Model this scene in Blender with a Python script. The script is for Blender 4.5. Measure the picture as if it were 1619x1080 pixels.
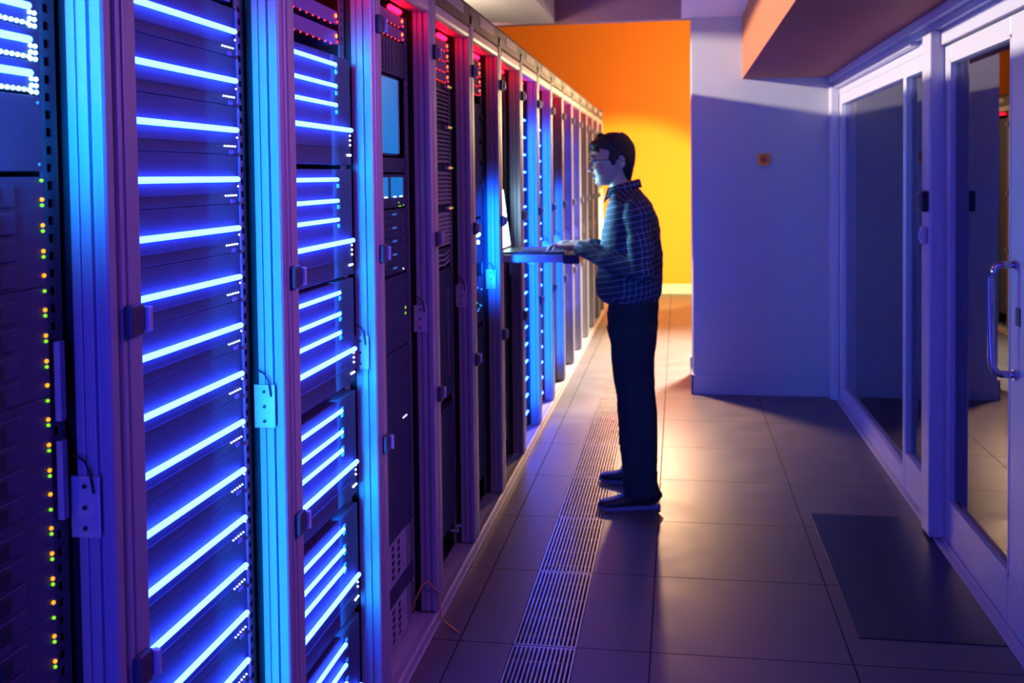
import bpy, math, random
from mathutils import Vector, Matrix, noise
random.seed(4)
S = bpy.context.scene
for o in list(bpy.data.objects): bpy.data.objects.remove(o)
COL = S.collection
PI = math.pi

# ------------------------------------------------------------------ camera
cam = bpy.data.cameras.new('camera'); camo = bpy.data.objects.new('camera', cam); COL.objects.link(camo)
cam.sensor_width = 36; cam.lens = 36.16; cam.shift_y = -0.1254
def _n(v): return Vector(v).normalized()
F_ = 1626.0
vy = _n((1072-809.5, 275-337, F_)); vx = -_n((-9250-809.5, 399-337, F_))
vx = (vx - vy*vx.dot(vy)).normalized(); vz = vx.cross(vy)
if vz.y > 0: vz = -vz
RW = Matrix((vx, vy, vz))                       # camera (right, down, forward) -> world
rt = RW @ Vector((1,0,0)); up = RW @ Vector((0,-1,0)); bk = RW @ Vector((0,0,-1))
camo.matrix_world = Matrix(((rt.x,up.x,bk.x,0),(rt.y,up.y,bk.y,0),(rt.z,up.z,bk.z,1.59),(0,0,0,1)))
cam.clip_start = 0.05
cam.dof.use_dof = True; cam.dof.focus_distance = 2.3; cam.dof.aperture_fstop = 5.6
S.camera = camo
# ------------------------------------------------------------------ world, lights, exposure
S.view_settings.view_transform = 'Standard'; S.view_settings.look = 'None'
S.view_settings.exposure = 0.0; S.view_settings.gamma = 1.0; S.view_settings.use_curve_mapping = False
W = bpy.data.worlds.new('world'); S.world = W; W.use_nodes = True
W.node_tree.nodes['Background'].inputs[0].default_value = (0.50, 0.15, 0.55, 1)
W.node_tree.nodes['Background'].inputs[1].default_value = 0.2
def aim(o, tgt):
    o.rotation_euler = (Vector(tgt)-o.location).to_track_quat('-Z','Y').to_euler()
def light(name, typ, loc, power, color, tgt=None, size=0.1, size_y=None, spot=None, blend=0.5, spread=None):
    l = bpy.data.lights.new(name, typ); l.energy = power; l.color = color
    if typ == 'AREA':
        l.size = size
        if size_y: l.shape = 'RECTANGLE'; l.size_y = size_y
        if spread: l.spread = spread
    else: l.shadow_soft_size = size
    if typ == 'SPOT': l.spot_size = spot; l.spot_blend = blend
    o = bpy.data.objects.new(name, l); COL.objects.link(o); o.location = loc
    if tgt: aim(o, tgt)
    return o
# warm work lamp behind the man (throws his shadow and the wall's)
light('warm_floor_lamp', 'SPOT', (-0.20,7.87,1.22), 300, (1,0.60,0.33), (-0.05,6.8,0), size=0.05, spot=math.radians(75), blend=0.9)
light('warm_back_lamp', 'SPOT', (-0.22,10.2,0.95), 1450, (1,0.84,0.25), (-0.62,13.8,0.75), size=0.06, spot=math.radians(52), blend=0.35)
light('warm_wall_lamp', 'POINT', (0.9,11.6,2.3), 270, (1,0.76,0.36), size=0.15)
light('warm_down_lamp', 'SPOT', (0.55,9.4,3.7), 5200, (1,0.86,0.62), (0.15,8.7,0), size=0.12, spot=math.radians(66), blend=0.9)
# white ceiling lamp in the aisle behind the racks, shining over their tops
light('aisle_lamp', 'SPOT', (-4.85,5.6,3.02), 3300, (1,0.88,0.72), (1.0,6.2,2.2), size=0.05, spot=math.radians(70), blend=0.3)
light('beam_fill', 'AREA', (-1.75,6.1,2.38), 30, (1,0.80,0.60), (-1.4,6.6,3.4), size=0.4)  # unseen warm fill, added to brighten the ceiling beam
# unseen blue fill added beside the camera, tinting posts and wall
light('blue_fill', 'AREA', (-0.75,0.25,1.15), 34, (0.02,0.03,1.0), (1.0,6.0,1.0), size=0.5, size_y=1.6)
light('violet_fill', 'AREA', (0.80,2.35,2.22), 24, (0.42,0.10,0.95), (-0.85,2.5,1.15), size=0.35, size_y=0.6, spread=math.radians(110))  # added violet fill, out of view, colouring the uprights and near floor
# added blue fill inside some racks, strengthening the glow on the far upright
for k_,za,zb,p_ in ((0,1.55,2.1,2.2),(1,.15,1.95,4.2),(2,.35,1.95,11),(7,.15,1.9,6),(8,.15,1.9,6),(9,.2,1.5,3),(5,1.05,1.5,3)):
    yy=.77+.69*k_+.44
    light('rack_blue_fill', 'AREA', (-.900,yy,(za+zb)/2), p_, (0.0,0.25 if k_<3 else 0.09,1.0), (-.880,yy+.3,(za+zb)/2), size=.03, size_y=zb-za, spread=math.radians(80))
light('laptop_glow', 'AREA', (-.872,5.27,1.38), 4.2, (.22,.72,1), (-.36,5.06,1.34), size=.30, size_y=.24, spread=math.radians(70))

# ------------------------------------------------------------------ materials
def mat(name, col=(.5,.5,.5), rough=.5, metal=0, emit=None, es=0, spec=.5, bump=None, var=None):
    m = bpy.data.materials.new(name); m.use_nodes = True; nt = m.node_tree; b = nt.nodes['Principled BSDF']
    b.inputs['Base Color'].default_value = (*col,1); b.inputs['Roughness'].default_value = rough
    b.inputs['Metallic'].default_value = metal; b.inputs['Specular IOR Level'].default_value = spec
    if emit: b.inputs['Emission Color'].default_value = (*emit,1); b.inputs['Emission Strength'].default_value = es
    tc = nt.nodes.new('ShaderNodeTexCoord')
    if bump or var:
        n = nt.nodes.new('ShaderNodeTexNoise'); n.inputs['Scale'].default_value = (bump or var)[0]; n.inputs['Detail'].default_value = 5
        nt.links.new(tc.outputs['Object'], n.inputs['Vector'])
        if bump:
            bp = nt.nodes.new('ShaderNodeBump'); bp.inputs['Strength'].default_value = bump[1]; bp.inputs['Distance'].default_value = 0.01
            nt.links.new(n.outputs['Fac'], bp.inputs['Height']); nt.links.new(bp.outputs['Normal'], b.inputs['Normal'])
        if var:
            r = nt.nodes.new('ShaderNodeMix'); r.data_type='RGBA'
            r.inputs[6].default_value = (*[c*(1-var[1]) for c in col],1); r.inputs[7].default_value = (*[min(1,c*(1+var[1])) for c in col],1)
            nt.links.new(n.outputs['Fac'], r.inputs[0]); nt.links.new(r.outputs[2], b.inputs['Base Color'])
    return m
def brushed(name, col, rough, metal):
    m = mat(name, col, rough, metal); nt = m.node_tree; b = nt.nodes['Principled BSDF']
    tc = nt.nodes['Texture Coordinate']; mp = nt.nodes.new('ShaderNodeMapping'); mp.inputs['Scale'].default_value = (60,60,1.2)
    n = nt.nodes.new('ShaderNodeTexNoise'); n.inputs['Scale'].default_value = 4
    mr = nt.nodes.new('ShaderNodeMapRange'); mr.inputs[3].default_value = rough-.08; mr.inputs[4].default_value = rough+.1
    nt.links.new(tc.outputs['Object'], mp.inputs[0]); nt.links.new(mp.outputs[0], n.inputs['Vector'])
    nt.links.new(n.outputs['Fac'], mr.inputs[0]); nt.links.new(mr.outputs[0], b.inputs['Roughness'])
    return m
BLUE = (0.017,0.060,1.0)
M = dict(
 post=brushed('anodised aluminium', (.34,.31,.35), .42, .3),
 header=brushed('header aluminium', (.50,.46,.48), .38, .35),
 dark=mat('black steel', (.012,.012,.016), .5, 0, var=(8,.3)),
 panel=mat('server black', (.034,.036,.075), .6, 0, var=(14,.3)),
 fascia=mat('dark grey fascia', (.052,.040,.050), .5, 0, var=(6,.15)),
 plate=mat('pale name plate', (.42,.38,.42), .4, var=(20,.1)),
 badge=mat('purple badge', (.20,.08,.30), .5, var=(60,.2)),
 bar=mat('blue light bar', (.3,.5,1), .4, emit=BLUE, es=35),
 barfar=mat('blue light tube', (.3,.5,1), .4, emit=BLUE, es=35),
 bardim=mat('dimmer blue light bar', (.3,.5,1), .4, emit=(0.01,.35,1.0), es=2.2),
 white=mat('white led', (.8,.8,1), .4, emit=(.65,.75,1), es=3),
 bluew=mat('blue white led', (.6,.8,1), .4, emit=(.22,.55,1), es=9),
 amber=mat('amber led', (1,.4,0), .4, emit=(1,.36,.0), es=1.6),
 green=mat('green led', (.3,1,0), .4, emit=(.28,.9,.0), es=1.1),
 red=mat('red led', (1,.05,0), .4, emit=(1,.03,.03), es=2.2),
 redhot=mat('bright red led', (1,.1,0), .4, emit=(1,.16,.03), es=3.5),
 redlamp=mat('red rack lamp', (1,.05,.1), .4, emit=(1,.001,.010), es=42),
 cyanp=mat('lit cyan label', (.1,.5,.8), .4, emit=(.02,.32,.60), es=.30),
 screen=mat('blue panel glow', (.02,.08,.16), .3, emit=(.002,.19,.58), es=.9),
 lap=mat('laptop screen glow', (.8,.9,1), .2, emit=(.42,.80,1), es=11),
 grey=mat('grey patch panel', (.33,.30,.36), .5, var=(30,.15)),
 rail=mat('zinc rail', (.30,.28,.30), .42, .5, var=(30,.2)),
 cablem=mat('yellow cable', (.55,.30,.04), .5, var=(20,.1)),
 wire=mat('black cable', (.015,.015,.02), .5, var=(20,.1)),
 blackpl=mat('black plastic', (.018,.018,.022), .35, bump=(90,.1)),
 wall=mat('white painted wall', (.40,.385,.41), .7, bump=(60,.06), var=(1.5,.04)),
 orange=mat('orange painted wall', (.86,.195,.001), .75, bump=(30,.05), var=(.8,.05)),
 ceil=mat('plaster ceiling', (.60,.56,.52), .8, bump=(20,.05), var=(1,.05)),
bulk=mat('taupe bulkhead', (.34,.17,.19), .8, bump=(20,.05), var=(1,.05)),
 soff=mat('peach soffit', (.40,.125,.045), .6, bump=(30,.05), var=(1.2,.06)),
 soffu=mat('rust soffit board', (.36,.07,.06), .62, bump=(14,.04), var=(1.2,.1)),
 frame=mat('white powder coated frame', (.50,.48,.54), .34, bump=(70,.02), var=(3,.03)),
 sill=brushed('sill aluminium', (.5,.46,.48), .45, .0),
 chrome=mat('satin steel', (.6,.6,.62), .2, 1, bump=(60,.03)),
 matm=mat('dark mat', (.012,.014,.03), .3, bump=(200,.1), var=(5,.3)),
 grate=mat('grate steel', (.56,.52,.52), .3, .75, var=(30,.1)),
 pit=mat('grate pit', (.01,.01,.012), .8, var=(10,.2)),
 yswitch=mat('orange alarm box', (.80,.30,.02), .45, var=(20,.1)),
 redbtn=mat('red push button', (.5,.02,.02), .4, var=(20,.1)),
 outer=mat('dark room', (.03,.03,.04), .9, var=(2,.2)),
 skin=mat('skin', (.62,.36,.28), .5, bump=(120,.05), var=(12,.06)),
 lip=mat('lips', (.45,.16,.14), .45, var=(30,.1)),
 hair=mat('black hair', (.012,.009,.009), .55, bump=(60,.6), var=(60,.4)),
 trouser=mat('navy trousers', (.012,.014,.03), .85, bump=(60,.25), var=(6,.3)),
 shoe=mat('black shoe leather', (.015,.014,.018), .45, bump=(70,.1), var=(12,.2)),
 sole=mat('violet grey shoe sole', (.16,.13,.26), .6, var=(20,.1)),
 lace=mat('grey shoelace', (.22,.22,.28), .7, var=(40,.1)),
 eye=mat('eyeball', (.75,.75,.75), .2, var=(20,.02)),
 iris=mat('dark iris', (.03,.02,.015), .2, var=(20,.1)),
)
# clear glass: see-through straight on, mirror-like at a glancing angle
g = bpy.data.materials.new('clear glass'); g.use_nodes = True; nt = g.node_tree; nt.nodes.remove(nt.nodes['Principled BSDF'])
out = nt.nodes['Material Output']; tr = nt.nodes.new('ShaderNodeBsdfTransparent'); tr.inputs[0].default_value=(.62,.66,.78,1)
gl = nt.nodes.new('ShaderNodeBsdfGlossy'); gl.inputs['Roughness'].default_value = .015; gl.inputs[0].default_value=(.9,.9,1,1)
fr = nt.nodes.new('ShaderNodeFresnel'); fr.inputs['IOR'].default_value = 1.75; mx = nt.nodes.new('ShaderNodeMixShader')
nt.links.new(fr.outputs[0], mx.inputs[0]); nt.links.new(tr.outputs[0], mx.inputs[1]); nt.links.new(gl.outputs[0], mx.inputs[2]); nt.links.new(mx.outputs[0], out.inputs[0])
M['glass'] = g
def math_node(nt, op, a, b=None):
    n = nt.nodes.new('ShaderNodeMath'); n.operation = op
    for i, v in enumerate((a, b)):
        if v is None: continue
        if isinstance(v, (int, float)): n.inputs[i].default_value = v
        else: nt.links.new(v, n.inputs[i])
    return n.outputs[0]
# floor tiles
f = mat('stone floor tiles', (.1,.08,.085), .36, spec=.6); nt = f.node_tree; b = nt.nodes['Principled BSDF']; tc = nt.nodes['Texture Coordinate']
sp = nt.nodes.new('ShaderNodeSeparateXYZ'); nt.links.new(tc.outputs['Object'], sp.inputs[0])
def joint(s, off, p, w):
    a = math_node(nt, 'ADD', s, 100*p - off); a = math_node(nt, 'MODULO', a, p); a = math_node(nt, 'SUBTRACT', a, p/2); a = math_node(nt, 'ABSOLUTE', a)
    return math_node(nt, 'GREATER_THAN', a, p/2 - w)
jn = math_node(nt, 'MAXIMUM', joint(sp.outputs[0], .55, .65, .0030), joint(sp.outputs[1], 4.05, .655, .0030))
n1 = nt.nodes.new('ShaderNodeTexNoise'); n1.inputs['Scale'].default_value = 5; n1.inputs['Detail'].default_value = 8
n2 = nt.nodes.new('ShaderNodeTexNoise'); n2.inputs['Scale'].default_value = 60; n2.inputs['Detail'].default_value = 4
for n in (n1, n2): nt.links.new(tc.outputs['Object'], n.inputs['Vector'])
mc = nt.nodes.new('ShaderNodeMix'); mc.data_type='RGBA'; mc.inputs[6].default_value=(.075,.062,.066,1); mc.inputs[7].default_value=(.125,.105,.108,1); nt.links.new(n1.outputs['Fac'], mc.inputs[0])
mj = nt.nodes.new('ShaderNodeMix'); mj.data_type='RGBA'; mj.inputs[7].default_value=(.006,.005,.006,1); nt.links.new(jn, mj.inputs[0]); nt.links.new(mc.outputs[2], mj.inputs[6]); nt.links.new(mj.outputs[2], b.inputs['Base Color'])
mr = nt.nodes.new('ShaderNodeMapRange'); mr.inputs[3].default_value=.36; mr.inputs[4].default_value=.52; nt.links.new(n1.outputs['Fac'], mr.inputs[0]); rj = math_node(nt,'MAXIMUM', mr.outputs[0], math_node(nt,'MULTIPLY', jn, .9)); nt.links.new(rj, b.inputs['Roughness'])
bp = nt.nodes.new('ShaderNodeBump'); bp.inputs['Strength'].default_value=.12; bp.inputs['Distance'].default_value=.004; nt.links.new(n2.outputs['Fac'], bp.inputs['Height']); nt.links.new(bp.outputs['Normal'], b.inputs['Normal'])
M['floor'] = f
# plaid shirt cloth
f = mat('blue plaid cotton', (.03,.03,.08), .8); nt = f.node_tree; b = nt.nodes['Principled BSDF']; tc = nt.nodes['Texture Coordinate']
nz = nt.nodes.new('ShaderNodeTexNoise'); nz.inputs['Scale'].default_value = 5; nt.links.new(tc.outputs['Object'], nz.inputs['Vector'])
vm = nt.nodes.new('ShaderNodeVectorMath'); vm.operation='MULTIPLY_ADD'; nt.links.new(nz.outputs['Color'], vm.inputs[0]); vm.inputs[1].default_value=(.014,.014,.014); nt.links.new(tc.outputs['Object'], vm.inputs[2])
sp = nt.nodes.new('ShaderNodeSeparateXYZ'); nt.links.new(vm.outputs[0], sp.inputs[0])
hx = math_node(nt, 'ADD', math_node(nt,'MULTIPLY',sp.outputs[0],1.0), math_node(nt,'MULTIPLY',sp.outputs[1],0.9))
hz = math_node(nt, 'ADD', sp.outputs[2], math_node(nt,'MULTIPLY',sp.outputs[0],-.22))
ns_ = nt.nodes.new('ShaderNodeSeparateXYZ'); nt.links.new(tc.outputs['Normal'], ns_.inputs[0])
kz = math_node(nt,'LESS_THAN', math_node(nt,'ABSOLUTE',ns_.outputs[2]), .72)
nd = math_node(nt,'ADD', math_node(nt,'MULTIPLY',ns_.outputs[0],.743), math_node(nt,'MULTIPLY',ns_.outputs[1],.669))
kx = math_node(nt,'LESS_THAN', math_node(nt,'ABSOLUTE',nd), .80)
lines = math_node(nt,'MAXIMUM', math_node(nt,'MULTIPLY',joint(hx,.0,.031,.0014),kx), math_node(nt,'MULTIPLY',joint(hz,.0,.029,.0014),kz))
mc = nt.nodes.new('ShaderNodeMix'); mc.data_type='RGBA'; mc.inputs[6].default_value=(.016,.018,.060,1); mc.inputs[7].default_value=(.27,.22,.40,1); nt.links.new(lines, mc.inputs[0]); nt.links.new(mc.outputs[2], b.inputs['Base Color'])
M['plaid'] = f

# ------------------------------------------------------------------ mesh helpers
class MB:
    def __init__(s): s.v=[]; s.f=[]
    def add(s, v, f):
        o=len(s.v); s.v += [tuple(p) for p in v]; s.f += [tuple(i+o for i in q) for q in f]; return s
    def box(s, x0,x1,y0,y1,z0,z1):
        return s.add([(x0,y0,z0),(x1,y0,z0),(x1,y1,z0),(x0,y1,z0),(x0,y0,z1),(x1,y0,z1),(x1,y1,z1),(x0,y1,z1)],
                     [(0,3,2,1),(4,5,6,7),(0,1,5,4),(1,2,6,5),(2,3,7,6),(3,0,4,7)])
    def prism(s, poly, z0, z1):            # poly in x,y (counter-clockwise), extruded in z
        n=len(poly); v=[(x,y,z0) for x,y in poly]+[(x,y,z1) for x,y in poly]
        return s.add(v,[tuple(range(n-1,-1,-1)),tuple(range(n,2*n))]+[(i,(i+1)%n,n+(i+1)%n,n+i) for i in range(n)])
    def prism_y(s, poly, y0, y1):          # poly in x,z, extruded in y
        n=len(poly); v=[(x,y0,z) for x,z in poly]+[(x,y1,z) for x,z in poly]
        return s.add(v,[tuple(range(n)),tuple(range(2*n-1,n-1,-1))]+[(i,n+i,n+(i+1)%n,(i+1)%n) for i in range(n)])
    def tube(s, pts, rad, n=12, rb=None, ref=(0,0,1), cap=True):
        pts=[Vector(p) for p in pts]; k=len(pts)
        if not hasattr(rad,'__len__'): rad=[rad]*k
        if rb is None: rb=rad
        elif not hasattr(rb,'__len__'): rb=[rb]*k
        v=[]; 
        for i,p in enumerate(pts):
            t=(pts[min(i+1,k-1)]-pts[max(i-1,0)]).normalized(); r=Vector(ref)
            if abs(t.dot(r))>.96: r=Vector((1,0,0)) if abs(t.x)<.9 else Vector((0,1,0))
            a=(r-t*t.dot(r)).normalized(); c=t.cross(a)
            for j in range(n):
                th=2*PI*j/n; v.append(p+a*(rad[i]*math.cos(th))+c*(rb[i]*math.sin(th)))
        fs=[(i*n+j,i*n+(j+1)%n,(i+1)*n+(j+1)%n,(i+1)*n+j) for i in range(k-1) for j in range(n)]
        if cap: fs += [tuple(range(n-1,-1,-1)), tuple((k-1)*n+j for j in range(n))]
        return s.add(v,fs)
    def ell(s, c, r, nu=16, nv=10, rot=None):
        v=[]; c=Vector(c)
        for i in range(nv+1):
            ph=PI*i/nv
            for j in range(nu):
                th=2*PI*j/nu; q=Vector((r[0]*math.sin(ph)*math.cos(th), r[1]*math.sin(ph)*math.sin(th), r[2]*math.cos(ph)))
                if rot: q=rot@q
                v.append(c+q)
        return s.add(v,[(i*nu+j,(i+1)*nu+j,(i+1)*nu+(j+1)%nu,i*nu+(j+1)%nu) for i in range(nv) for j in range(nu)])
    def loft(s, rings, n=28, e=2.0):       # rings: (z, xfront, xback, yc, yhalf)
        v=[]
        for z,xa,xb,yc,hy in rings:
            cx=(xa+xb)/2; hx=(xb-xa)/2
            for j in range(n):
                th=2*PI*j/n; c=math.cos(th); q=math.sin(th)
                v.append((cx+hx*math.copysign(abs(c)**(2/e),c), yc+hy*math.copysign(abs(q)**(2/e),q), z))
        k=len(rings)
        return s.add(v,[(i*n+j,i*n+(j+1)%n,(i+1)*n+(j+1)%n,(i+1)*n+j) for i in range(k-1) for j in range(n)]+[tuple(range(n-1,-1,-1)),tuple((k-1)*n+j for j in range(n))])
    def mesh(s, name, m):
        me=bpy.data.meshes.new(name); me.from_pydata(s.v,[],s.f); me.validate(); me.update()
        me.materials.append(M[m]); return me
    def build(s, name, m, parent=None, loc=(0,0,0), bevel=0, smooth=False, seg=2):
        me=s.mesh(name,m); o=bpy.data.objects.new(name,me); COL.objects.link(o); o.location=loc
        if parent: o.parent=parent
        if smooth:
            for p in me.polygons: p.use_smooth=True
        if bevel:
            b=o.modifiers.new('bevel','BEVEL'); b.width=bevel; b.segments=seg; b.limit_method='ANGLE'; b.angle_limit=math.radians(40)
        return o
def empty(name, loc): o=bpy.data.objects.new(name,None); o.empty_display_size=.1; COL.objects.link(o); o.location=loc; return o
def tag(o, label, cat, group=None):
    o['label']=label; o['category']=cat
    if group: o['group']=group
    return o
def struct(o): o['kind']='structure'; return o
def copy_tree(o, parent=None, kids=True):
    c=o.copy(); COL.objects.link(c)
    if parent: c.parent=parent
    if kids:
        for ch in list(o.children): copy_tree(ch,c)
    return c
def fuse(o, voxel, smooth=3, disp=None):
    """turn the overlapping volumes of a mesh into one continuous surface"""
    r=o.modifiers.new('r','REMESH'); r.mode='VOXEL'; r.voxel_size=voxel; r.use_smooth_shade=True
    s=o.modifiers.new('s','SMOOTH'); s.iterations=smooth; s.factor=.5
    dg=bpy.context.evaluated_depsgraph_get(); dg.update()
    me=bpy.data.meshes.new_from_object(o.evaluated_get(dg)); o.modifiers.clear()
    old=o.data; o.data=me; 
    if not me.materials: me.materials.append(old.materials[0])
    if disp:
        for vv in me.vertices: vv.co += vv.normal*disp(vv.co)
    for p in me.polygons: p.use_smooth=True
    me.name=o.name
    return o
ORD=['topmost','second','third','fourth','fifth','sixth','seventh','eighth','ninth','tenth','eleventh','twelfth','thirteenth','fourteenth','fifteenth','sixteenth','seventeenth','eighteenth','nineteenth','twentieth']
RK=['leftmost rack']+[w+' rack from the left' for w in ORD[1:]]

# ------------------------------------------------------------------ the room
GL,GR=-.565,-.345            # grate channel
fl=MB()
fl.box(-6,GL,-1.2,14,-.12,0); fl.box(GR,4,-1.2,14,-.12,0); fl.box(GL,GR,10.6,14,-.12,0); fl.box(GL,GR,-1.2,.2,-.12,0)
struct(fl.build('floor','floor'))
struct(MB().box(GL,GR,.2,10.6,-.12,-.05).build('trim_1','pit'))
struct(MB().box(.1,1.20,7.5,8.25,0,3.6).build('wall_far','wall',bevel=.002))
struct(MB().box(.085,1.20,7.485,7.5,0,.14).box(.085,.1,7.485,8.25,0,.14).build('baseboard_far','wall',bevel=.002))
struct(MB().box(-6,4,13.8,14,0,4.2).build('wall_back','orange'))
struct(MB().box(-6,4,13.78,13.8,0,.13).build('baseboard_back','wall'))
struct(MB().box(-6.1,-6,-1.2,14,0,4.2).build('wall_left','wall'))
struct(MB().box(3.9,4,8.25,14,0,4.2).build('wall_right','wall'))
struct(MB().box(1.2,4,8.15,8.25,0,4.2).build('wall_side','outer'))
struct(MB().box(-6,.03,-1.2,7.5,3.3,3.4).box(.03,1.2,-1.2,7.5,2.70,2.80).box(-6,4,7.5,14,4.2,4.3).build('ceiling','ceil'))
struct(MB().box(-6,.1,7.5,7.6,2.70,4.2).box(.1,4,8.15,8.25,3.6,4.2).build('trim_2','bulk'))
struct(MB().box(-1.09,-.88,-1.2,7.5,2.70,3.3).build('trim_3','ceil'))
struct(MB().prism_y([(-2.4,2.80),(-1.09,2.702),(-1.09,3.3),(-2.4,3.3)],-1.2,7.5).build('trim_4','ceil'))
# soffit over the doors: peach side board, rust underside
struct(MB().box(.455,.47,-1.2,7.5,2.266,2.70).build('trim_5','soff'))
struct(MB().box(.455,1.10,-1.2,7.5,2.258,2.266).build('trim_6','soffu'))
struct(MB().box(1.10,1.2,-1.2,7.5,2.258,2.70).build('trim_7','wall'))
# glazed right side: header, track and posts
struct(MB().box(1.045,1.2,-1.2,7.5,2.215,2.258).box(1.075,1.2,-1.2,7.5,2.185,2.215).build('trim_8','frame',bevel=.004))
struct(MB().box(1.06,1.2,5.0,7.5,2.165,2.185).box(1.10,1.18,-1.2,7.5,2.12,2.185).build('trim_9','frame',bevel=.003))
struct(MB().box(1.078,1.12,-1.2,7.5,0,.006).box(1.11,1.20,-1.2,7.5,0,.018).build('trim_10','sill',bevel=.002))
struct(MB().box(1.045,1.10,7.38,7.5,0,2.19).build('trim_11','frame',bevel=.006))       # corner post
struct(MB().box(1.055,1.16,4.60,4.745,.012,2.185).build('trim_12','frame',bevel=.008))  # door post
def window(name, y0, y1, st, sb, rail_b, rail_t):
    w=struct(empty(name,(1.10,y0,0)))
    fr=MB().box(0,.06,0,sb,.018,2.12).box(0,.06,y1-y0-st,y1-y0,.018,2.12).box(0,.06,sb,y1-y0-st,.018,rail_b).box(0,.06,sb,y1-y0-st,rail_t,2.12)
    fr.build('window_frame','frame',w,bevel=.004)
    MB().box(.028,.034,sb,y1-y0-st,rail_b,rail_t).build('window_pane','glass',w)
    return w
window('window_1',5.30,7.38,.10,.045,.11,2.05)
window('window_2',4.75,5.30,.02,.05,.20,2.045)
window('window_3',-1.1,3.44,.08,.08,.20,2.04)
struct(MB().box(1.12,1.16,3.425,3.45,0.018,2.12).build('trim_13','frame'))
d=struct(empty('door_1',(1.115,3.45,0)))
MB().box(0,.045,0,.28,.022,2.112).box(0,.045,1.05,1.145,.022,2.112).box(0,.045,.28,1.05,.022,.205).box(0,.045,.28,1.05,2.035,2.112).build('door_frame','frame',d,bevel=.004)
MB().box(-.002,.006,.265,.28,.19,2.05).box(-.002,.006,1.05,1.062,.19,2.05).box(-.002,.006,.265,1.062,.19,.205).box(-.002,.006,.265,1.062,2.035,2.05).build('glazing_bead','frame',d,bevel=.002)
MB().box(.020,.026,.28,1.05,.205,2.035).build('door_pane','glass',d)
hb=[(0,.215,1.272),(-.04,.222,1.272),(-.055,.226,1.268),(-.066,.230,1.25),(-.07,.232,1.225),(-.07,.232,.95),(-.066,.230,.925),(-.055,.226,.905),(-.04,.222,.90),(0,.215,.90)]
h=MB().tube(hb,.0125,16).build('door_handle','chrome',d,smooth=True)
for z in (1.272,.90): MB().tube([(-.006,.215,z),(0.001,.215,z)],.019,16).build('handle_rose','chrome',h)
MB().box(-.004,0,.16,.20,1.07,1.13).build('lock_cover','blackpl',d)
# room behind the glass
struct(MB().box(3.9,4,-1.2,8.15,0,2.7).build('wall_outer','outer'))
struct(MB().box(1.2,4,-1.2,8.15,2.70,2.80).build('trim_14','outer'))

# mat, reader, latch, alarm box
o=MB().box(-.238,.238,-.65,.65,0,.003).build('door_mat','matm',loc=(.838,4.245,0)); tag(o,'dark blue rectangular mat on the floor in front of the glass door','mat')
r=empty('card_reader',(1.055,4.67,1.415)); tag(r,'small black card reader box fixed to the white door post','card reader')
MB().box(-.03,-.001,-.055,.055,0,.088).build('housing','blackpl',r,bevel=.004)
MB().box(-.033,-.03,-.04,.04,.01,.078).build('bezel','dark',r,bevel=.001)
r=empty('door_latch',(1.055,4.66,1.275)); tag(r,'small white latch box on the door post under the black reader','latch')
MB().box(-.022,-.001,-.03,.03,0,.075).build('latch_case','frame',r,bevel=.006,seg=3)
MB().box(-.030,-.020,-.012,.012,.02,.055).build('latch_knob','frame',r,bevel=.003)
r=empty('alarm_button',(.597,7.5,1.684)); tag(r,'small orange call box with a red button on the blue-lit wall','alarm button')
MB().box(-.042,.042,-.038,-.001,-.042,.042).build('case','yswitch',r,bevel=.006,seg=3)
MB().tube([(0,-.038,0),(0,-.044,0)],.024,20).build('button','redbtn',r,smooth=False)
MB().box(-.03,.03,-.040,-.038,.029,.034).build('label_strip','dark',r)

# floor grate: panels of long bars
def grate_panel():
    r=empty('floor_grate',(GL,0,0)); L=.648; w=GR-GL
    m=MB(); nb=15
    for i in range(nb):
        x=.006+(w-.012)*i/(nb-1); m.box(x-.0028,x+.0028,.002,L,-.022,0)
    m.build('bearing_bars','grate',r)
    for j in range(4):
        y=.09+j*(L-.18)/3; MB().box(.003,w-.003,y-.003,y+.003,-.021,-.010).build('cross_rod','rail',r)
    for ya in (.002,L-.006): MB().box(.0035,w-.0035,ya,ya+.006,-.022,-.0005).build('end_bar','grate',r)
    return r
gp=grate_panel()
ys=[.12+.655*i for i in range(16)]
names=['panel nearest the camera']+[w+' panel from the camera' for w in ORD[1:]]
for i,y in enumerate(ys):
    o=gp if i==0 else copy_tree(gp); o.location=(GL,y,0)
    tag(o,'slotted steel floor grate in the channel along the racks, '+names[i],'floor grate','floor grate panels along the racks')

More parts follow.
